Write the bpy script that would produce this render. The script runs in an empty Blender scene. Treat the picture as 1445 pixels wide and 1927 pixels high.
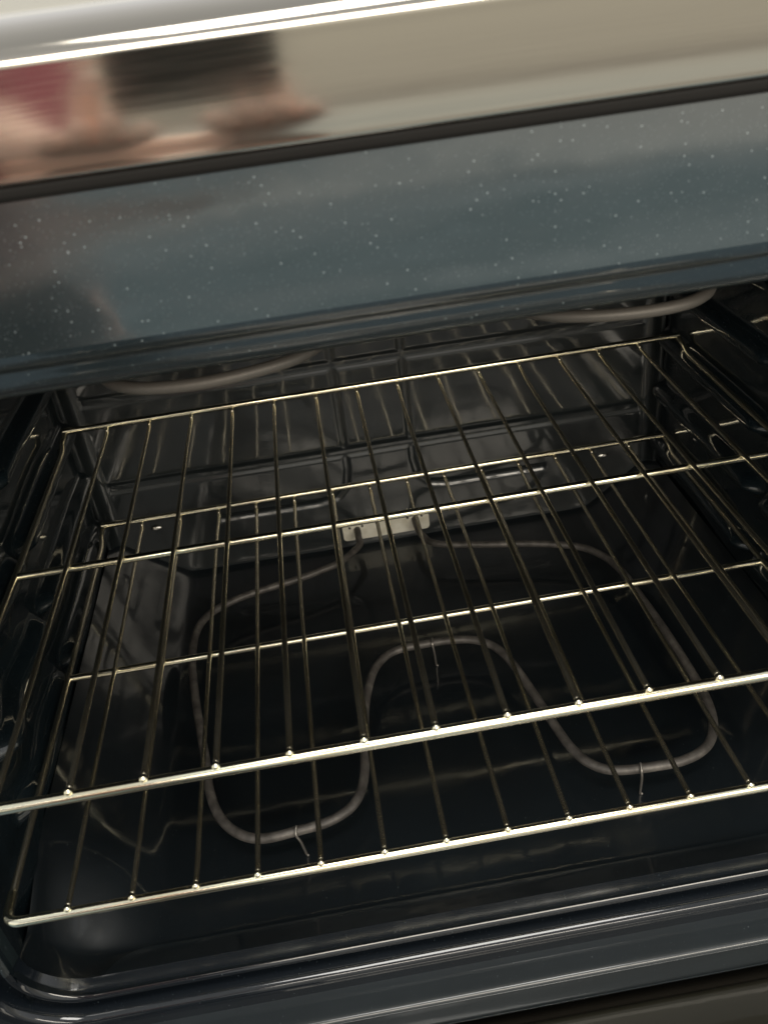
import bpy, bmesh, math, random
from mathutils import Vector, Matrix, Euler
random.seed(7)
sc = bpy.context.scene
C = bpy.context.collection

# ------------------------------------------------------------------ camera, world, lamps, exposure
cam = bpy.data.cameras.new("camera"); camo = bpy.data.objects.new("camera", cam); C.objects.link(camo)
camo.location = (-0.04987, -0.79120, 0.48690)
camo.rotation_euler = (0.984463, 0.111554, -0.126596)
cam.sensor_fit = 'HORIZONTAL'; cam.sensor_width = 36; cam.lens = 36 * 1628.996 / 1445
cam.clip_start = 0.005; cam.clip_end = 50
sc.camera = camo
cam.dof.use_dof = True; cam.dof.focus_distance = .72; cam.dof.aperture_fstop = 17

world = bpy.data.worlds.new("World"); sc.world = world; world.use_nodes = True
wn, wl = world.node_tree.nodes, world.node_tree.links
bg = wn['Background']
tc = wn.new('ShaderNodeTexCoord'); sep = wn.new('ShaderNodeSeparateXYZ'); wr = wn.new('ShaderNodeValToRGB')
mr = wn.new('ShaderNodeMapRange'); mr.inputs[1].default_value = -1; mr.inputs[2].default_value = 1
wl.new(tc.outputs['Generated'], sep.inputs[0]); wl.new(sep.outputs[2], mr.inputs[0]); wl.new(mr.outputs[0], wr.inputs[0])
e = wr.color_ramp.elements
e[0].position = 0.0; e[0].color = (.16, .18, .19, 1)
e[1].position = 1.0; e[1].color = (.55, .56, .56, 1)
for p, c in ((.22, (.16, .21, .24)), (.31, (.18, .25, .275)), (.335, (.34, .43, .44)), (.352, (.19, .26, .27)), (.372, (.39, .46, .46)), (.388, (.26, .31, .31)), (.412, (.72, .73, .66)), (.447, (.70, .68, .60)), (.456, (.40, .37, .32)), (.466, (.40, .37, .32)), (.478, (.68, .64, .54)), (.515, (.68, .64, .53)), (.54, (1.15, 1.1, .96)), (.64, (.95, .95, .95))):
    k = e.new(p); k.color = (*c, 1)
wl.new(wr.outputs[0], bg.inputs[0]); bg.inputs[1].default_value = 0.80

def area(name, loc, aim, size, power, col):
    l = bpy.data.lights.new(name, 'AREA'); l.shape = 'RECTANGLE'; l.size, l.size_y = size; l.energy = power; l.color = col
    o = bpy.data.objects.new(name, l); C.objects.link(o); o.location = loc
    o.rotation_euler = (Vector(aim) - Vector(loc)).to_track_quat('-Z', 'Y').to_euler()
    return o
area('rack_fill', (0.20, -1.95, 1.00), (0, -.1, 0), (2.4, 0.34), 27, (1.0, .91, .76))  # unseen fill added low in front so the rack bars catch light
area('overhead_lamp', (.10, -.80, 1.9), (-.05, -.45, 0), (0.9, 0.5), 15, (1.0, .97, .90))

sc.view_settings.view_transform = 'Standard'; sc.view_settings.look = 'None'
sc.view_settings.gamma = 1; sc.view_settings.use_curve_mapping = False
sc.view_settings.exposure = 0.22
sc.cycles.max_bounces = 12; sc.cycles.glossy_bounces = 8
sc.cycles.use_denoising = True
sc.cycles.caustics_reflective = True
sc.cycles.sample_clamp_indirect = 4

# ------------------------------------------------------------------ materials
def mat(name, col, rough=.4, metal=0, coat=0, coat_rough=.05, spec=.5, ior=1.5):
    m = bpy.data.materials.new(name); m.use_nodes = True
    b = m.node_tree.nodes['Principled BSDF']
    b.inputs['Base Color'].default_value = (*col, 1); b.inputs['Roughness'].default_value = rough
    b.inputs['Metallic'].default_value = metal; b.inputs['Coat Weight'].default_value = coat
    b.inputs['Coat Roughness'].default_value = coat_rough; b.inputs['Specular IOR Level'].default_value = spec
    b.inputs['IOR'].default_value = ior
    return m
def noise(m, scale, detail=4, stretch=None):
    n, l = m.node_tree.nodes, m.node_tree.links
    t = n.new('ShaderNodeTexCoord'); mp = n.new('ShaderNodeMapping'); x = n.new('ShaderNodeTexNoise')
    if stretch: mp.inputs['Scale'].default_value = stretch
    x.inputs['Scale'].default_value = scale; x.inputs['Detail'].default_value = detail
    l.new(t.outputs['Object'], mp.inputs[0]); l.new(mp.outputs[0], x.inputs['Vector'])
    return x
def ramp(m, src, stops):
    r = m.node_tree.nodes.new('ShaderNodeValToRGB'); el = r.color_ramp.elements
    el[0].position, el[0].color = stops[0][0], (*stops[0][1], 1)
    el[1].position, el[1].color = stops[-1][0], (*stops[-1][1], 1)
    for p, c in stops[1:-1]:
        k = el.new(p); k.color = (*c, 1)
    m.node_tree.links.new(src, r.inputs[0]); return r
def bump(m, src, strength, dist, target='Normal', chain=None):
    b = m.node_tree.nodes.new('ShaderNodeBump'); b.inputs['Strength'].default_value = strength
    b.inputs['Distance'].default_value = dist
    m.node_tree.links.new(src, b.inputs['Height'])
    if chain: m.node_tree.links.new(chain.outputs[0], b.inputs['Normal'])
    P = m.node_tree.nodes['Principled BSDF']
    m.node_tree.links.new(b.outputs[0], P.inputs[target])
    return b
def g3(v): return (v, v, v)

def enamel(name, base, fleck, dens, rough, coat, haze=0.0, crough=.06, mot=(1, 1, 2.2), mots=9, wave=0):
    """dark porcelain enamel with small pale flecks"""
    m = mat(name, base, rough, 0, coat, .035, .5, 1.55)
    n, l = m.node_tree.nodes, m.node_tree.links; P = n['Principled BSDF']
    t = n.new('ShaderNodeTexCoord')
    prev = None
    mixes = []
    for sc_, rad, keep, amp in ((290, .19, dens * .6, .40), (680, .34, dens * 1.2, .24), (460, .21, dens * .30, 1.4)):
        v = n.new('ShaderNodeTexVoronoi'); v.inputs['Scale'].default_value = sc_
        l.new(t.outputs['Object'], v.inputs['Vector'])
        d = n.new('ShaderNodeMapRange'); d.inputs[1].default_value = rad; d.inputs[2].default_value = 0.0
        l.new(v.outputs['Distance'], d.inputs[0])
        s = n.new('ShaderNodeSeparateColor'); l.new(v.outputs['Color'], s.inputs[0])
        k = n.new('ShaderNodeMath'); k.operation = 'LESS_THAN'; k.inputs[1].default_value = keep; l.new(s.outputs[0], k.inputs[0])
        a = n.new('ShaderNodeMath'); a.operation = 'MULTIPLY'; l.new(d.outputs[0], a.inputs[0]); l.new(k.outputs[0], a.inputs[1])
        a2 = n.new('ShaderNodeMath'); a2.operation = 'MULTIPLY'; l.new(a.outputs[0], a2.inputs[0]); l.new(s.outputs[1], a2.inputs[1])
        a3 = n.new('ShaderNodeMath'); a3.operation = 'MULTIPLY'; l.new(a2.outputs[0], a3.inputs[0]); a3.inputs[1].default_value = amp
        mixes.append(a3)
    cur = mixes[0]
    for o in mixes[1:]:
        mx = n.new('ShaderNodeMath'); mx.operation = 'MAXIMUM'; l.new(cur.outputs[0], mx.inputs[0]); l.new(o.outputs[0], mx.inputs[1]); cur = mx
    # soft mottling of the enamel itself
    nz = noise(m, mots, 5, mot); nr = ramp(m, nz.outputs[0], ((.3, tuple(c * .78 for c in base)), (.55, base), (.75, tuple(c * 1.25 + haze for c in base))))
    mc = n.new('ShaderNodeMix'); mc.data_type = 'RGBA'
    l.new(cur.outputs[0], mc.inputs[0]); l.new(nr.outputs[0], mc.inputs[6]); mc.inputs[7].default_value = (*fleck, 1)
    l.new(mc.outputs[2], P.inputs['Base Color'])
    # smudged coat and gentle orange peel
    sm = noise(m, 14, 6, (1, 1, 3)); rr = ramp(m, sm.outputs[0], ((.35, g3(.02)), (.7, g3(.13))))
    rr.color_ramp.elements[0].color = (*g3(crough * .6), 1); rr.color_ramp.elements[1].color = (*g3(crough * 1.7), 1); l.new(rr.outputs[0], P.inputs['Coat Roughness'])
    big = None
    if wave:
        wn_ = noise(m, 7, 1.2, (.30, 1, 2.6)); big = bump(m, wn_.outputs[0], 1, wave)
    w = noise(m, 26, 2); b = bump(m, w.outputs[0], .16, .0016, chain=big); l.new(b.outputs[0], P.inputs['Coat Normal'])
    return m
M_apron = enamel('speckled_blue_enamel', (.0095, .0155, .0165), (.36, .41, .42), .58, .34, 1.0, .010, .12, (.5, 1, 2.6), 11, .0040)
M_ring = enamel('frame_edge_enamel', (.0085, .0145, .0165), (.34, .40, .41), .42, .34, 1.0, .004, .09)
M_ring.node_tree.nodes['Principled BSDF'].inputs['Coat IOR'].default_value = 2.0
M_low = enamel('frame_enamel_dim', (.0038, .0065, .0100), (.12, .15, .16), .12, .34, 1.0, .002, .07)  # same frame enamel, darkened for the dimmer look of the lower half
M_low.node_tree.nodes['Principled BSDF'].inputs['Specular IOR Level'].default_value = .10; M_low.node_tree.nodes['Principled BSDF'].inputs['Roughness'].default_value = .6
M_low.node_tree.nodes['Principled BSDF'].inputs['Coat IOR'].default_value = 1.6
M_lip = enamel('lit_ledge_enamel', (.0065, .0115, .0150), (.16, .19, .20), .12, .5, 1.0, .002, .08)  # same enamel, lighter colour stands in for room light on lip and ledge
M_cav = enamel('dark_oven_enamel', (.0060, .0110, .0140), (.16, .19, .19), .08, .42, 1.0, 0, .055)
M_floor = enamel('floor_enamel', (.0050, .0080, .0105), (.14, .17, .17), .06, .42, 1.0, 0, .095)
M_back = enamel('back_wall_enamel', (.0120, .0155, .0165), (.14, .16, .16), .05, .42, 1.0, 0, .075)
for m_ in (M_floor, M_back): m_.node_tree.nodes['Principled BSDF'].inputs['Specular IOR Level'].default_value = .3
M_cav.node_tree.nodes['Principled BSDF'].inputs['Coat IOR'].default_value = 1.8; M_cav.node_tree.nodes['Principled BSDF'].inputs['Specular IOR Level'].default_value = .15
M_apron.node_tree.nodes['Principled BSDF'].inputs['Coat IOR'].default_value = 2.5

def chrome(name, col, dark, rough, nscale=60, bmp=.15):
    m = mat(name, col, rough, 1)
    n, l = m.node_tree.nodes, m.node_tree.links; P = n['Principled BSDF']
    a = noise(m, nscale, 6); r = ramp(m, a.outputs[0], ((.32, dark), (.5, col), (.72, tuple(min(1, c * 1.08) for c in col))))
    l.new(r.outputs[0], P.inputs['Base Color'])
    a2 = noise(m, 300, 3); r2 = ramp(m, a2.outputs[0], ((.3, g3(rough * .7)), (.7, g3(rough * 1.7))))
    l.new(r2.outputs[0], P.inputs['Roughness'])
    if bmp: bump(m, a2.outputs[0], bmp, .0001)
    return m
M_bar = chrome('rack_chrome', (.98, .92, .72), (.94, .84, .60), .17, 14, 0)
M_wire = chrome('rack_wire_heat_tinted', (.90, .83, .66), (.76, .68, .50), .27, 35, 0)
_b = M_wire.node_tree; _l = [k for k in _b.links if k.to_socket.name == 'Roughness' and k.to_node.type == 'BSDF_PRINCIPLED']
for k in _l: _b.links.remove(k)
_b = M_bar.node_tree; _l = [k for k in _b.links if k.to_socket.name == 'Roughness' and k.to_node.type == 'BSDF_PRINCIPLED']
for k in _l: _b.links.remove(k)
M_elem = mat('heating_element_sheath', (.16, .145, .13), .5, .35)
_n = noise(M_elem, 90, 6); _r = ramp(M_elem, _n.outputs[0], ((.3, (.06, .055, .05)), (.55, (.12, .11, .10)), (.75, (.20, .185, .165))))
M_elem.node_tree.links.new(_r.outputs[0], M_elem.node_tree.nodes['Principled BSDF'].inputs['Base Color'])
bump(M_elem, _n.outputs[0], .3, .0006)
M_plate = mat('terminal_plate_metal', (.50, .48, .40), .5, 0)
_n = noise(M_plate, 70, 5); _r = ramp(M_plate, _n.outputs[0], ((.3, (.62, .58, .46)), (.6, (.80, .77, .66)), (.8, (.86, .84, .74))))
M_plate.node_tree.links.new(_r.outputs[0], M_plate.node_tree.nodes['Principled BSDF'].inputs['Base Color'])
M_hole = mat('dark_hole', (.02, .018, .015), .6)
M_screw = mat('screw_steel', (.75, .73, .68), .25, 1)
M_steel = mat('brushed_stainless', (.50, .465, .405), .14, 1)
_n = noise(M_steel, 30, 5, (1, 30, 30)); _r = ramp(M_steel, _n.outputs[0], ((.3, g3(.085)), (.7, g3(.12))))
M_steel.node_tree.links.new(_r.outputs[0], M_steel.node_tree.nodes['Principled BSDF'].inputs['Roughness'])
M_steel.node_tree.nodes['Principled BSDF'].inputs['Anisotropic'].default_value = .0
bump(M_steel, _n.outputs[0], .03, .0002)
M_gap = mat('gap_and_casing_black', (.009, .008, .007), .8); M_gap.node_tree.nodes['Principled BSDF'].inputs['Specular IOR Level'].default_value = .25  # near-black for the gap's shade, shared with the outer casing
M_doorglass = mat('door_inner_glass', (.012, .011, .009), .08, 0, 1, .04)
M_door = enamel('door_liner_enamel', (.016, .015, .010), (.12, .13, .12), .05, .35, 1)
M_phone = mat('phone_shell', (.025, .027, .028), .35)
M_lens = mat('phone_lens_glass', (.005, .005, .006), .05, 0, 1)
M_skin = mat('skin', (.80, .56, .47), .5); M_skin.node_tree.nodes['Principled BSDF'].inputs['Subsurface Weight'].default_value = .1
M_skin.node_tree.nodes['Principled BSDF'].inputs['Subsurface Scale'].default_value = .01
M_shirt = mat('red_knit', (.17, .022, .045), .9)
M_jeans = mat('dark_denim', (.035, .045, .055), .85)
M_hair = mat('brown_hair', (.05, .03, .02), .5)

# ------------------------------------------------------------------ helpers
def tagt(o, label, cat, group=None):
    o['label'] = label; o['category'] = cat
    if group: o['group'] = group
def empty(name, loc=(0, 0, 0)):
    o = bpy.data.objects.new(name, None); C.objects.link(o); o.location = loc; o.empty_display_size = .05; return o
def link(name, verts, faces, m, parent=None, smooth=True, mats=None, split=None):
    me = bpy.data.meshes.new(name); me.from_pydata([tuple(v) for v in verts], [], faces)
    me.materials.append(m)
    for x in (mats or []): me.materials.append(x)
    me.update()
    if smooth: me.polygons.foreach_set('use_smooth', [True] * len(me.polygons))
    o = bpy.data.objects.new(name, me); C.objects.link(o)
    if mats and split is not None:
        for p in me.polygons: p.material_index = 1 if p.center.z < split else 0
    if parent: o.parent = parent
    return o
def link_bm(name, bm, m, parent=None, smooth=False):
    bmesh.ops.recalc_face_normals(bm, faces=bm.faces[:])
    me = bpy.data.meshes.new(name); bm.to_mesh(me); bm.free(); me.materials.append(m)
    if smooth: me.polygons.foreach_set('use_smooth', [True] * len(me.polygons))
    o = bpy.data.objects.new(name, me); C.objects.link(o)
    if parent: o.parent = parent
    return o
def smooth_path(pts, n=6, closed=False):
    P = [Vector(p) for p in pts]; out = []
    N = len(P)
    for i in range(N - (0 if closed else 1)):
        p0 = P[i - 1] if (i > 0 or closed) else P[0]; p1 = P[i]; p2 = P[(i + 1) % N]
        p3 = P[(i + 2) % N] if (i + 2 < N or closed) else P[-1]
        for k in range(n):
            t = k / n
            out.append(.5 * ((2 * p1) + (p2 - p0) * t + (2 * p0 - 5 * p1 + 4 * p2 - p3) * t * t + (3 * p1 - p0 - 3 * p2 + p3) * t ** 3))
    if not closed: out.append(P[-1])
    return out
def fillet(pts, r, n=8):
    P = [Vector(p) for p in pts]; out = [P[0]]
    for i in range(1, len(P) - 1):
        a = (P[i - 1] - P[i]).normalized(); b = (P[i + 1] - P[i]).normalized()
        rr = r[i - 1] if isinstance(r, (list, tuple)) else r
        d = min(rr, (P[i - 1] - P[i]).length * .49, (P[i + 1] - P[i]).length * .49)
        s, e_ = P[i] + a * d, P[i] + b * d
        for k in range(n + 1):
            t = k / n; out.append((1 - t) ** 2 * s + 2 * t * (1 - t) * P[i] + t * t * e_)
    out.append(P[-1]); return out
def tube_data(path, r, seg=12, caps='round', closed=False):
    P = [Vector(p) for p in path]; V, F = [], []
    N = len(P); tang = []
    for i in range(N):
        a = P[i - 1] if (i > 0 or closed) else P[i]; b = P[(i + 1) % N] if (i < N - 1 or closed) else P[i]
        tang.append((b - a).normalized())
    ref = Vector((0, 0, 1)) if abs(tang[0].z) < .9 else Vector((1, 0, 0))
    u = (ref - tang[0] * ref.dot(tang[0])).normalized()
    rings = []
    def ring(c, t, u, rad):
        v = t.cross(u); s = len(V)
        for k in range(seg):
            a = 2 * math.pi * k / seg; V.append(c + (u * math.cos(a) + v * math.sin(a)) * rad)
        rings.append(s)
    for i in range(N):
        t = tang[i]; u = (u - t * u.dot(t)).normalized()
        rad = r[i] if isinstance(r, (list, tuple)) else r
        if i == 0 and not closed and caps == 'round':
            for q in (80, 50, 25): ring(P[0] - t * rad * math.sin(math.radians(q)), t, u, rad * math.cos(math.radians(q)))
        ring(P[i], t, u, rad)
        if i == N - 1 and not closed and caps == 'round':
            for q in (25, 50, 80): ring(P[-1] + t * rad * math.sin(math.radians(q)), t, u, rad * math.cos(math.radians(q)))
    R = len(rings)
    for i in range(R - (0 if closed else 1)):
        a, b = rings[i], rings[(i + 1) % R]
        for k in range(seg): F.append((a + k, a + (k + 1) % seg, b + (k + 1) % seg, b + k))
    if not closed:
        F.append(tuple(reversed(range(rings[0], rings[0] + seg)))); F.append(tuple(range(rings[-1], rings[-1] + seg)))
    return V, F
def merge(*ds):
    V, F = [], []
    for v, f in ds:
        o = len(V); V += list(v); F += [tuple(i + o for i in x) for x in f]
    return V, F
def tube(name, path, r, m, parent=None, seg=12, **k):
    V, F = tube_data(path, r, seg, **k); return link(name, V, F, m, parent)
def sphere_data(c, r, s=(1, 1, 1), nu=12, nv=8):
    V, F = [], []; c = Vector(c)
    for j in range(nv + 1):
        th = math.pi * j / nv
        for i in range(nu):
            a = 2 * math.pi * i / nu
            V.append(c + Vector((r * s[0] * math.sin(th) * math.cos(a), r * s[1] * math.sin(th) * math.sin(a), r * s[2] * math.cos(th))))
    for j in range(nv):
        for i in range(nu):
            F.append((j * nu + i, (j + 1) * nu + i, (j + 1) * nu + (i + 1) % nu, j * nu + (i + 1) % nu))
    return V, F
def rbox(name, lo, hi, bev, m, parent=None, seg=3):
    bm = bmesh.new(); bmesh.ops.create_cube(bm, size=1)
    for v in bm.verts:
        v.co = Vector([(lo[i] + hi[i]) / 2 + v.co[i] * (hi[i] - lo[i]) for i in range(3)])
    bmesh.ops.bevel(bm, geom=bm.edges[:], offset=bev, segments=seg, affect='EDGES', profile=.5)
    return link_bm(name, bm, m, parent, smooth=True)
def grid(name, fn, us, vs, m, parent=None, flip=False):
    V = [fn(u, v) for v in vs for u in us]; nu = len(us); F = []
    for j in range(len(vs) - 1):
        for i in range(nu - 1):
            f = (j * nu + i, j * nu + i + 1, (j + 1) * nu + i + 1, (j + 1) * nu + i)
            F.append(tuple(reversed(f)) if flip else f)
    return link(name, V, F, m, parent)
def lin(a, b, n): return [a + (b - a) * i / (n - 1) for i in range(n)]
def sst(a, b, x):
    t = max(0., min(1., (x - a) / (b - a))); return t * t * (3 - 2 * t)
def segd(p, a, b):
    ax, ay = a; bx, by = b; dx, dy = bx - ax, by - ay; L = dx * dx + dy * dy
    t = 0 if L == 0 else max(0, min(1, ((p[0] - ax) * dx + (p[1] - ay) * dy) / L))
    return math.hypot(p[0] - ax - dx * t, p[1] - ay - dy * t)

# ------------------------------------------------------------------ the oven
oven = empty('oven', (0, -.2, -.18))
tagt(oven, 'dark enamel electric oven with its door open, blue speckled frame above the opening', 'oven')
OV = []
def own(o): OV.append(o); return o
XC = -.003; HW = .3105           # cavity centre and half width
ZB, ZT = -.088, .3455             # opening bottom and top
YB = .045                        # back wall
FZ = -.107                       # floor level

# side walls with pressed rack supports
RIBS = [-.0125, .0500, .1095, .1700, .2300]
def ribh(y, z):
    h = 0
    for k, zc in enumerate(RIBS):
        for (a, b) in ((-.172, .012), (-.335, -.222)):
            yy = y if a <= y <= b else (a + (y - a) * .42 if y < a else b + (y - b) * .42)
            d = segd((yy, z), (a, zc), (b, zc))
            h = max(h, 1 - sst(.0030, .0120, d))
    return h
def side(sign):
    def f(y, z):
        h = .0140 * ribh(y, z)
        # vertical swage before the front flange, gentle oil-canning of the sheet
        h += .0018 * (1 - sst(.006, .022, abs(y + .375)))
        h += .0048 * math.sin(y * 58 + z * 24 + 1) * math.sin(z * 21 + .6) * sst(-.19, -.34, y)
        h += .0007 * math.sin(y * 31 + z * 17 + sign) + .0005 * math.sin(z * 47 - y * 13)
        edge = sst(-.40, -.452, y)
        x = HW + .0045 * (1 - edge) - h * (1 - edge)
        return Vector((XC + sign * x, y, z))
    return f
ys, zs = lin(-.4515, YB + .002, 250), lin(-.125, .36, 230)
own(grid('side_wall', side(-1), ys, zs, M_cav, oven, flip=False))
own(grid('side_wall', side(1), ys, zs, M_cav, oven, flip=True))

# back wall with pressed channels
CH = []
for s in (-1, 1):
    pts = [(XC + s * .036, .33), (XC + s * .037, .0), (XC + s * .041, -.022), (XC + s * .052, -.034), (XC + s * .075, -.0385), (XC + s * .185, -.0385)]
    CH.append(pts)
def backf(x, z):
    p = (x, z); h = 0
    for zc, w, a in ((.1255, .0055, .0014), (.0215, .006, .0017)):
        if abs(x - XC) < .297: h = max(h, a * (1 - sst(w * .4, w * 1.4, abs(z - zc))))
    for ch in CH:
        d = min(segd(p, ch[i], ch[i + 1]) for i in range(len(ch) - 1))
        h = max(h, (.0024 if z < -.02 else .0014) * (1 - sst(.0010, .0055, d)))
    # lowest band stands slightly forward
    h -= .006 * (1 - sst(-.060, -.050, z)) * 0
    h += .0006 * math.sin(x * 19 + z * 11)
    r = abs(x - XC) - (HW - .014)
    cove = 0 if r < 0 else .014 - math.sqrt(max(0, .014 ** 2 - min(r, .014) ** 2))
    return Vector((x, YB + h - cove, z))
own(grid('back_wall', backf, lin(XC - HW - .004, XC + HW + .004, 420), lin(-.125, .36, 330), M_back, oven, flip=False))

# floor pan: flat centre, sloping sides, rising front
RC = .045
def floorz(x, y):
    ax = abs(x - XC)
    def soft(t, k=.006): return (t + math.sqrt(t * t + k * k)) / 2
    s = .80 * soft(ax - .236)
    t = ax - (HW - RC)
    corner = 0 if t < 0 else RC - math.sqrt(max(0, RC ** 2 - min(t, RC * .995) ** 2))
    frontz = soft(-.4140 - y, .003) * .52
    b = sst(-.33, -.452, y)
    prof = s * (1 - b) + corner * b
    rearc = soft(y - (YB - .004), .004) * .6
    dish = -.0022 * (1 - sst(.11, .19, math.hypot(x - XC, (y + .2) * 1.1)))
    return FZ + prof + frontz + rearc + dish * .0 + .0002 * math.sin(x * 21 + 1) * math.sin(y * 27)
own(grid('floor_pan', lambda x, y: Vector((x, y, floorz(x, y))), lin(XC - HW - .003, XC + HW + .003, 330), lin(-.4515, YB + .004, 240), M_floor, oven, flip=False))
own(grid('oven_ceiling', lambda x, y: Vector((x, y, .3495 + .0005 * math.sin(x * 30))), lin(XC - HW - .006, XC + HW + .006, 40), lin(-.4515, YB + .006, 30), M_cav, oven, flip=True))

# front frame: one pressed ring swept round the opening
PROF = [(-.002, -.440), (0, -.447), (.0008, -.4500), (.0030, -.4522), (.0052, -.4524), (.0074, -.4500), (.0092, -.4450), (.0120, -.4425), (.0148, -.4450),
        (.0156, -.4530), (.0168, -.4580), (.0190, -.4600), (.0230, -.4612)]
PROF_TOP = [(0, -.440), (0, -.4450), (.0010, -.4475), (.0030, -.4492), (.0055, -.4500), (.0078, -.4506), (.0098, -.4510), (.0120, -.4514), (.0134, -.4520),
        (.0146, -.4545), (.0160, -.4580), (.0190, -.4603), (.0230, -.4612)]
def ringpts(d, r0, n=10):
    """rounded rectangle grown outward by d"""
    x0, x1, z0, z1 = XC - HW - d, XC + HW + d, ZB - d, ZT + d; r = max(.004, r0 + d * .8); out = []
    for cx, cz, a0 in ((x1 - r, z1 - r, 0), (x0 + r, z1 - r, 90), (x0 + r, z0 + r, 180), (x1 - r, z0 + r, 270)):
        for k in range(n + 1):
            a = math.radians(a0 + 90 * k / n); out.append((cx + r * math.cos(a), cz + r * math.sin(a)))
    # extra points along edges for smooth shading are not needed
    return out
sm = smooth_path([Vector((d, y, 0)) for d, y in PROF], 4); st = smooth_path([Vector((d, y, 0)) for d, y in PROF_TOP], 4)
V, F = [], []; rn = None
for p, pt in zip(sm, st):
    pts = ringpts(p.x, RC - .004); ptt = ringpts(pt.x, RC - .004); rn = len(pts)
    for (x, z), (x2, z2) in zip(pts, ptt):
        w = sst(.10, .30, z)
        V.append(Vector((x * (1 - w) + x2 * w, p.y * (1 - w) + pt.y * w, z * (1 - w) + z2 * w)))
for j in range(len(sm) - 1):
    for i in range(rn): F.append((j * rn + i, j * rn + (i + 1) % rn, (j + 1) * rn + (i + 1) % rn, (j + 1) * rn + i))
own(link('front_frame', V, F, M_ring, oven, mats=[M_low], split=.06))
front = OV[-1]
# flat fields of the frame (top apron, side stiles, bottom rail) joined to the ring's outer edge
dE = .0228; rE = ringpts(dE, RC - .004)
X0, X1 = XC - .378, XC + .378; ZTOP = .4245; ZBOT = -.1195
def outer(i):
    x, z = rE[i]; k = i // 11; j = i % 11
    # project each ring point to the outer rectangle
    tx = X1 if k in (0, 3) else X0; tz = ZTOP if k in (0, 1) else ZBOT
    if k == 0: return (tx, z + (tz - z) * sst(0, 9, j)) if j < 5 else (x + (tx - x) * (1 - sst(1, 10, j)), tz)
    if k == 1: return (x + (tx - x) * sst(0, 9, j), tz) if j < 5 else (tx, z + (tz - z) * (1 - sst(1, 10, j)))
    if k == 2: return (tx, z + (tz - z) * sst(0, 9, j)) if j < 5 else (x + (tx - x) * (1 - sst(1, 10, j)), tz)
    return (x + (tx - x) * sst(0, 9, j), tz) if j < 5 else (tx, z + (tz - z) * (1 - sst(1, 10, j)))
V, F = [], []; K = 6
oute = [outer(i) for i in range(rn)]
for s in range(K + 1):
    t = s / K
    for i in range(rn):
        x = rE[i][0] * (1 - t) + oute[i][0] * t; z = rE[i][1] * (1 - t) + oute[i][1] * t
        V.append(Vector((x, -.4612 + .0, z)))
for s in range(K):
    for i in range(rn): F.append((s * rn + i, s * rn + (i + 1) % rn, (s + 1) * rn + (i + 1) % rn, (s + 1) * rn + i))
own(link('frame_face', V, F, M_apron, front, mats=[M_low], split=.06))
def lipz(x, y):
    return floorz(x, y) + .0005
lx0, lx1 = XC - .268, XC + .268
def lipf(u, v):
    x = lx0 + (lx1 - lx0) * u
    t = max(0, abs(x - XC) - .236) / .032
    yb = -.4125 - .034 * (1 - math.sqrt(max(0, 1 - t * t)))
    y = yb + (-.4512 - yb) * v
    return Vector((x, y, lipz(x, y)))
own(grid('lower_lip', lipf, [(.5 - .5 * math.cos(math.pi * k / 160)) for k in range(161)], lin(0, 1, 24), M_lip, front))  # laid over the floor's front slope, its colour carries the light there
# bottom ledge that steps forward, with its bright outer edge
LP = [(-.4608, -.1193), (-.4611, -.1193), (-.4616, -.1193), (-.4680, -.1192), (-.4740, -.1192), (-.4800, -.1193), (-.4822, -.1200), (-.4834, -.1218), (-.4838, -.1250), (-.4840, -.150), (-.470, -.152)]
lp = smooth_path([Vector((0, a, b)) for a, b in LP], 5)
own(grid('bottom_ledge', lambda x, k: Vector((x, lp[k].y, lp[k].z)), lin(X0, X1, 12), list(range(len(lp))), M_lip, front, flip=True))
# dark strip put in for the shade of the open gap, stainless panel above
def sweepx(name, prof, m, parent, x0=X0 - .004, x1=X1 + .004, n=5, flip=False, nx=40, wob=0):
    sp = smooth_path([Vector((0, a, b)) for a, b in prof], n)
    return own(grid(name, lambda x, k: Vector((x, sp[k].y + wob * math.sin(x * 9), sp[k].z)), lin(x0, x1, nx), list(range(len(sp))), m, parent, flip=flip))
panel = sweepx('control_panel', [(-.440, .4302), (-.4610, .4301), (-.4634, .43015), (-.4639, .4304), (-.46405, .4310), (-.4640, .4330), (-.4640, .4400), (-.4636, .4520), (-.4633, .4620), (-.4631, .4665), (-.4620, .4692),
                         (-.4590, .4722), (-.4530, .4752), (-.4440, .4775), (-.4300, .4790), (-.40, .4795), (-.20, .4795), (.08, .4795)], M_steel, oven)
sweepx('gap_strip', [(-.440, .4243), (-.4600, .4242), (-.4632, .4252), (-.4638, .4275), (-.4633, .4293), (-.4600, .4297), (-.4560, .4298)], M_gap, panel)
# outer body, so that the oven is closed from every side
def quad(name, pts, m, parent): return own(link(name, [Vector(p) for p in pts], [(0, 1, 2, 3)], m, parent, smooth=False))
bm = bmesh.new()
for lo, hi in (((X0, -.44, -.40), (X0 + .02, .085, .4795)), ((X1 - .02, -.44, -.40), (X1, .085, .4795)), ((X0, .065, -.40), (X1, .085, .479)),
               ((X0 + .02, -.44, -.40), (X1 - .02, .065, -.15)), ((X0 + .02, -.44, .37), (X1 - .02, .065, .42))):
    g = bmesh.ops.create_cube(bm, size=1)
    for v in g['verts']: v.co = Vector([(lo[i] + hi[i]) / 2 + v.co[i] * (hi[i] - lo[i]) for i in range(3)])
own(link_bm('outer_casing', bm, M_gap, oven))
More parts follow.
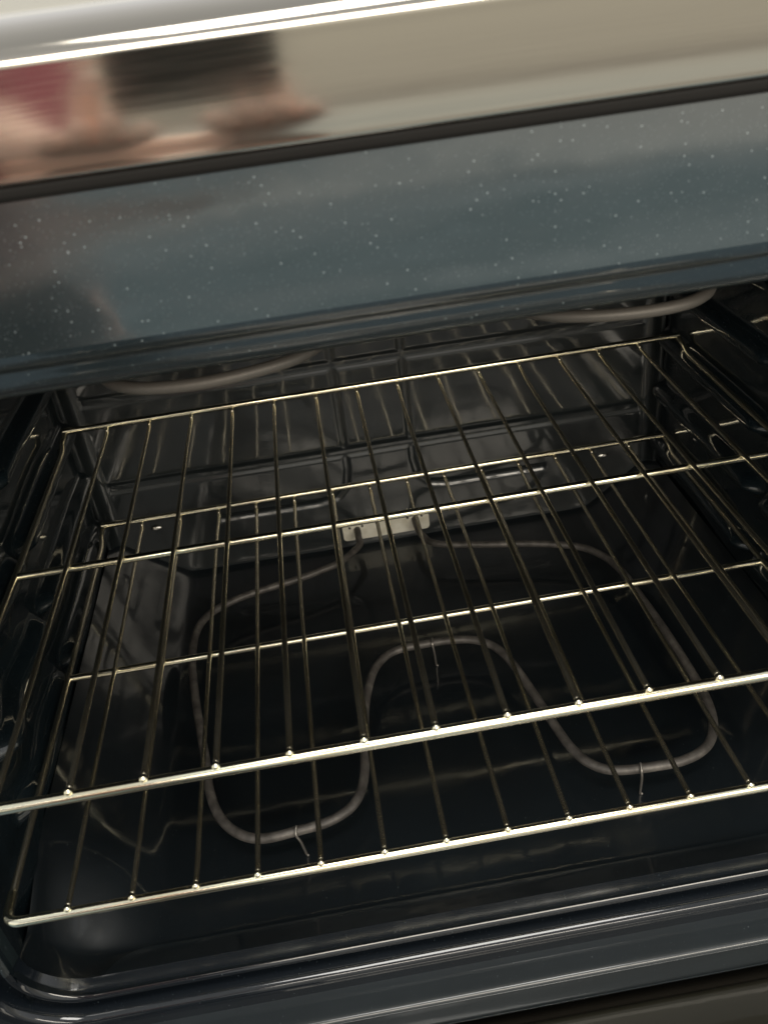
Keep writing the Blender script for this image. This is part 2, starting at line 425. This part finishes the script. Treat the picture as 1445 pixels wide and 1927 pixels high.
# lower drawer front and open door
door = own(rbox('oven_door', (X0, -.93, -.202), (X1, -.4868, -.158), .006, M_door, oven))
own(rbox('door_window', (X0 + .09, -.86, -.159), (X1 - .09, -.56, -.1555), .001, M_doorglass, door))
hp = fillet([(X0 + .05, -.93, -.18), (X0 + .05, -.975, -.18), (X1 - .05, -.975, -.18), (X1 - .05, -.93, -.18)], .02)
own(tube('door_handle', hp, .010, M_steel, door))
own(rbox('drawer_front', (X0, -.478, -.40), (X1, -.444, -.222), .004, M_steel, oven))

# back wall screws
for x in (-.262, .253):
    V, F = sphere_data((x, YB - .001, -.0355), .0045, (1.5, .5, .7)); own(link('wall_screw', V, F, M_screw, oven))

# bake element
EL = [(-0.0645, -0.0166), (-0.0889, -0.0266), (-0.1127, -0.0346), (-0.1592, -0.0455), (-0.1877, -0.0561), (-0.2096, -0.0725), (-0.2204, -0.0994), (-0.2211, -0.1427), (-0.2136, -0.2017), (-0.2034, -0.2611), (-0.1971, -0.3023), (-0.1874, -0.3306), (-0.1722, -0.3488), (-0.1535, -0.3570), (-0.1264, -0.3555), (-0.101, -0.3520), (-0.0814, -0.3410), (-0.0708, -0.3200), (-0.066, -0.2880), (-0.0624, -0.2505), (-0.056, -0.219), (-0.0448, -0.1900), (-0.0258, -0.1735), (0.0053, -0.1705), (0.036, -0.1722), (0.0555, -0.1786), (0.0702, -0.193), (0.0794, -0.2172), (0.087, -0.2535), (0.0945, -0.2934), (0.1009, -0.3222), (0.1103, -0.3410), (0.1267, -0.3520), (0.1579, -0.3553), (0.1844, -0.3542), (0.2058, -0.3452), (0.2188, -0.3282), (0.2258, -0.3059), (0.2281, -0.2744), (0.2271, -0.2065), (0.2225, -0.1396), (0.2194, -0.1075), (0.2101, -0.0813), (0.1907, -0.0594), (0.1452, -0.0407), (0.0901, -0.0267)]
EZ = -.080
path = [(-.0395, YB + .004, -.0815), (-.0395, YB - .018, -.0815), (-.041, YB - .030, -.0850)] + [(x, y, EZ) for x, y in EL] + [(.045, -.012, -.080), (.0325, .010, -.0815), (.0290, YB - .016, -.0800), (.0290, YB + .004, -.0795)]
bake = own(tube('bake_element', smooth_path(path, 5), .0039, M_elem, oven, seg=14))
M_leg = mat('support_leg_wire', (.30, .28, .25), .35, .8)
for x, y, tx in ((-.1255, -.3570, .05), (.0135, -.1722, 0), (.1480, -.3560, -.02)):
    p = [(x - .001, y + .001, EZ + .0060), (x - .002, y - .0042, EZ + .003), (x - .001 + tx * .03, y - .0048, EZ - .006), (x + tx * .04, y - .0020, FZ + .0012), (x + .001 + tx * .04, y - .0030, FZ + .0012)]
    own(tube('support_leg', smooth_path(p, 4), .0011, M_leg, bake, seg=8))
# terminal plate (rounded) with screw holes
def plate(name, x0, x1, z0, z1, r, y, th, m, parent):
    pts = []
    for cx, cz, a0 in ((x1 - r, z1 - r, 0), (x0 + r, z1 - r, 90), (x0 + r, z0 + r, 180), (x1 - r, z0 + r, 270)):
        for k in range(7):
            a = math.radians(a0 + 15 * k); pts.append((cx + r * math.cos(a), cz + r * math.sin(a)))
    bm = bmesh.new(); f = bm.faces.new([bm.verts.new((x, y, z)) for x, z in pts])
    g = bmesh.ops.extrude_face_region(bm, geom=[f]); bmesh.ops.translate(bm, vec=(0, -th, 0), verts=[v for v in g['geom'] if isinstance(v, bmesh.types.BMVert)])
    ed = [e_ for e_ in bm.edges if all(abs(v.co.y - (y - th)) < 1e-6 for v in e_.verts)]
    bmesh.ops.bevel(bm, geom=ed, offset=.0005, segments=2, affect='EDGES')
    return link_bm(name, bm, m, parent)
tp = own(plate('terminal_plate', -.0565, .0455, -.0960, -.0728, .0045, YB + .001, .0025, M_plate, bake))
for x, z in ((-.0480, -.0778), (-.0330, -.0775), (.0205, -.0765), (.0370, -.0765)):
    V, F = tube_data([(x, YB - .0008, z), (x, YB - .0020, z)], .0014, 10); own(link('screw_hole', V, F, M_hole, tp))

# broil element under the ceiling
BR = [(-.030, YB, .318), (-.032, YB - .04, .305), (-.06, -.04, .300), (-.13, -.05, .300), (-.165, -.075, .300), (-.178, -.12, .300), (-.180, -.27, .300), (-.174, -.318, .300), (-.155, -.3440, .300), (-.122, -.3530, .300),
      (-.088, -.3490, .300), (-.058, -.3350, .300), (-.038, -.30, .300), (-.028, -.22, .300), (-.012, -.18, .300), (.012, -.172, .300), (.036, -.18, .300), (.052, -.22, .300), (.062, -.30, .300), (.080, -.332, .300),
      (.108, -.3460, .300), (.140, -.3500, .300), (.164, -.3440, .300), (.180, -.3260, .300), (.188, -.29, .300), (.190, -.12, .300), (.18, -.075, .300), (.14, -.05, .300), (.06, -.04, .300), (.034, YB - .04, .305), (.030, YB, .318)]
M_broil = mat('broil_sheath_lit', (.15, .135, .118), .5, .3)  # bake element's sheath lightened, colour makes up for light that misses it
broil = own(tube('broil_element', smooth_path([(a, b, c - .0008) for a, b, c in BR], 5), .0036, M_broil, oven, seg=14))
own(plate('terminal_plate', -.050, .050, .306, .330, .0045, YB + .001, .0025, M_plate, broil))
for o in OV:
    if o.parent == oven: o.matrix_parent_inverse = Matrix.Translation(-oven.location)

# ------------------------------------------------------------------ racks
G = .0405; SX = 7.5 * G; YM, YF = -.22189, -.44515
def make_rack(name):
    root = empty(name)
    zr = -.0030
    # front rail and both side rods: one bent rod
    ub = [(-SX, .0, .0050), (-SX - .0035, -.010, .001), (-SX, -.028, zr), (-SX, YF, zr), (SX, YF, zr), (SX, -.028, zr), (SX + .0035, -.010, .001), (SX, .0, .0050)]
    p = fillet(ub, [.006, .010, .016, .016, .010, .006])
    # thicker front rail drawn as its own rod, thinner side rods
    left = fillet([(-SX, -.0005, .0050), (-SX - .003, -.010, -.001), (-SX, -.026, zr), (-SX, YF + .02, zr)], [.006, .01])
    right = [Vector((-v.x, v.y, v.z)) for v in left]
    tube('side_rod', left, .0025, M_wire, root); tube('side_rod', right, .0025, M_wire, root)
    fr = fillet([(-SX, YF + .021, zr), (-SX, YF, zr), (SX, YF, zr), (SX, YF + .021, zr)], .016, 10)
    tube('front_rail', fr, .0034, M_bar, root, seg=20)
    tube('cross_bar', [(-SX, YM, -.0042), (SX, YM, -.0042)], .0031, M_bar, root, seg=16)
    tube('back_rail', [(-SX - .001, 0, .0055), (SX + .001, 0, .0055)], .0032, M_bar, root, seg=16)
    rnd = random.Random(3)
    for i in range(14):
        x = (i - 6.5) * G + rnd.uniform(-.0006, .0006); dx = rnd.uniform(-.0007, .0007)
        pth = smooth_path([(x, -.0020, .0035), (x, -.0055, .0018), (x + .0003, -.013, .0002), (x + dx, -.06, 0), (x + dx, YM, -.0000), (x, YF + .04, 0), (x, YF + .010, 0), (x, YF + .0035, .0006)], 4)
        V, F = merge(tube_data(pth, .00185, 12))
        w = link('wire', V, F, M_wire, root)
        V, F = sphere_data((x, YF + .0006, .0010), .0025, (1, 1.1, .9), 12, 8)
        link('weld_nub', V, F, M_bar, w)
    return root
low = make_rack('oven_rack')
tagt(low, 'lower chrome wire rack just above the bake element', 'oven rack', 'chrome wire racks in the oven')
up = low.copy(); C.objects.link(up)
up.location = (.0001, -.0146, .12087)
for ch in list(low.children):
    c = ch.copy(); C.objects.link(c); c.parent = up
    for g in list(ch.children):
        d = g.copy(); C.objects.link(d); d.parent = c
tagt(up, 'upper chrome wire rack, nearest the camera, above the other rack', 'oven rack', 'chrome wire racks in the oven')

# ------------------------------------------------------------------ phone and the person holding it (seen mirrored in the steel panel)
ph = empty('mobile_phone', (-.104, -.800, .462))
rbox('phone_body', (-.0585, -.0045, -.031), (.0600, .0035, .048), .0030, M_phone, ph)
rbox('camera_bump', (.0300, .0030, .008), (.0570, .0052, .038), .0015, M_lens, ph)
tagt(ph, 'dark mobile phone held sideways, mirrored as a dark block in the steel panel', 'phone')
def skin_mesh(name, nodes, edges, m, parent=None, sub=2, root=0):
    """nodes: (x,y,z,r)"""
    me = bpy.data.meshes.new(name); me.from_pydata([n[:3] for n in nodes], edges, [])
    o = bpy.data.objects.new(name, me); C.objects.link(o)
    o.modifiers.new('skin', 'SKIN'); s = o.modifiers.new('sub', 'SUBSURF'); s.levels = sub; s.render_levels = sub
    for i, n in enumerate(nodes):
        me.skin_vertices[0].data[i].radius = (n[3], n[3]); me.skin_vertices[0].data[i].use_root = (i == root)
    me.materials.append(m)
    bpy.context.view_layer.update()
    dg = bpy.context.evaluated_depsgraph_get(); nm = bpy.data.meshes.new_from_object(o.evaluated_get(dg))
    o.modifiers.clear(); o.data = nm; nm.polygons.foreach_set('use_smooth', [True] * len(nm.polygons))
    if not nm.materials: nm.materials.append(m)
    if parent: o.parent = parent
    return o
def chain(nodes, edges, pts, frm):
    prev = frm
    for p in pts:
        nodes.append(p); edges.append((prev, len(nodes) - 1)); prev = len(nodes) - 1
    return prev
BX = -.50
ARMS = ((-1, (BX - .18, -1.30, .40), (BX - .02, -1.00, .39), (-.290, -.905, .405)), (1, (BX + .18, -1.30, .43), (BX + .17, -1.07, .335), (-.105, -.905, .352)))
nodes = [(BX, -1.42, .00, .13)]; edges = []
ch_ = chain(nodes, edges, [(BX, -1.41, .12, .12), (BX, -1.37, .27, .135), (BX, -1.33, .40, .12)], 0)
neck = chain(nodes, edges, [(BX, -1.30, .49, .055), (BX + .01, -1.27, .55, .052), (BX + .02, -1.255, .615, .082), (BX + .02, -1.255, .69, .088), (BX + .02, -1.26, .745, .060)], ch_)
for s, sh, el, wr in ARMS:
    w = chain(nodes, edges, [(*sh, .062), ((sh[0] + el[0]) / 2, (sh[1] + el[1]) / 2, (sh[2] + el[2]) / 2, .048), (*el, .042), ((wr[0] + el[0]) / 2, (wr[1] + el[1]) / 2, (wr[2] + el[2]) / 2, .038), (*wr, .033 if s < 0 else .026)], ch_)
    palm = (wr[0] + (.060 if s < 0 else .030), wr[1] + .055, wr[2] + (.020 if s < 0 else .026))
    pl = chain(nodes, edges, [(*palm, .033 if s < 0 else .027)], w)
    bx = palm[0]
    if s < 0:       # fingers reach up in front of the phone's lower left corner, thumb behind it
        for k in range(4):
            fx = -.212 + .0215 * k; up_ = (.000, .006, .008, -.004)[k]
            chain(nodes, edges, [(fx * .6 + bx * .4, -.842, .378, .0112), (fx, -.804, .398, .0112), (fx + .004, -.785, .412 + up_, .0106), (fx + .008, -.785, .428 + up_, .0094)], pl)
        chain(nodes, edges, [(-.196, -.838, .40, .013), (-.186, -.822, .432, .0112), (-.172, -.818, .456, .0095)], pl)
    else:
        for k in range(4):
            fx = -.026 - .0215 * k; up_ = (-.004, .006, .007, .001)[k]
            chain(nodes, edges, [(fx * .6 + bx * .4, -.840, .376, .0112), (fx, -.804, .396, .0112), (fx - .003, -.785, .410 + up_, .0106), (fx - .005, -.785, .426 + up_, .0094)], pl)
        chain(nodes, edges, [(-.040, -.838, .402, .013), (-.050, -.822, .432, .0112), (-.062, -.818, .450, .0095)], pl)
for s in (-1, 1):
    chain(nodes, edges, [(BX + s * .10, -1.40, -.02, .095), (BX + s * .16, -1.18, -.10, .075), (BX + s * .18, -1.05, -.14, .058), (BX + s * .17, -1.14, -.26, .050), (BX + s * .16, -1.30, -.37, .036), (BX + s * .16, -1.20, -.385, .034)], 0)
person = skin_mesh('person', nodes, edges, M_skin)
tagt(person, 'crouching person in dark red top holding the phone, mirrored in the steel panel', 'person')
def clothes(name, idx_pts, ed, m): return skin_mesh(name, idx_pts, ed, m, person)
n2 = [(BX, -1.39, .20, .152)]; e2 = []
c2 = chain(n2, e2, [(BX, -1.36, .31, .155), (BX, -1.33, .40, .138)], 0)
for s, sh, el, wr in ARMS:
    t = .25
    chain(n2, e2, [(*sh, .078), ((sh[0] + el[0]) / 2, (sh[1] + el[1]) / 2, (sh[2] + el[2]) / 2, .064), (*el, .056), (el[0] + (wr[0] - el[0]) * t, el[1] + (wr[1] - el[1]) * t, el[2] + (wr[2] - el[2]) * t, .050)], c2)
clothes('shirt', n2, e2, M_shirt)
n3 = [(BX, -1.42, -.01, .145)]; e3 = []
chain(n3, e3, [(BX, -1.41, .10, .146), (BX, -1.39, .19, .148)], 0)
for s in (-1, 1):
    chain(n3, e3, [(BX + s * .10, -1.40, -.02, .110), (BX + s * .16, -1.18, -.10, .090), (BX + s * .18, -1.045, -.14, .072), (BX + s * .17, -1.14, -.26, .064), (BX + s * .16, -1.29, -.36, .052)], 0)
clothes('trousers', n3, e3, M_jeans)
V, F = merge(sphere_data((BX + .02, -1.275, .70), .112, (.92, 1.0, 1.0), 24, 16), sphere_data((BX + .02, -1.335, .60), .085, (1, .6, 1.3), 20, 12))
o = link('hair', V, F, M_hair, person)
for ex in (BX - .015, BX + .055):
    V, F = sphere_data((ex, -1.172, .690), .013); link('eye', V, F, M_lens, person)
V, F = sphere_data((BX + .02, -1.162, .660), .016, (.8, 1, 1.4)); link('nose', V, F, M_skin, person)
V, F = sphere_data((BX + .02, -1.172, .628), .02, (1.2, .4, .35)); link('mouth', V, F, M_shirt, person)
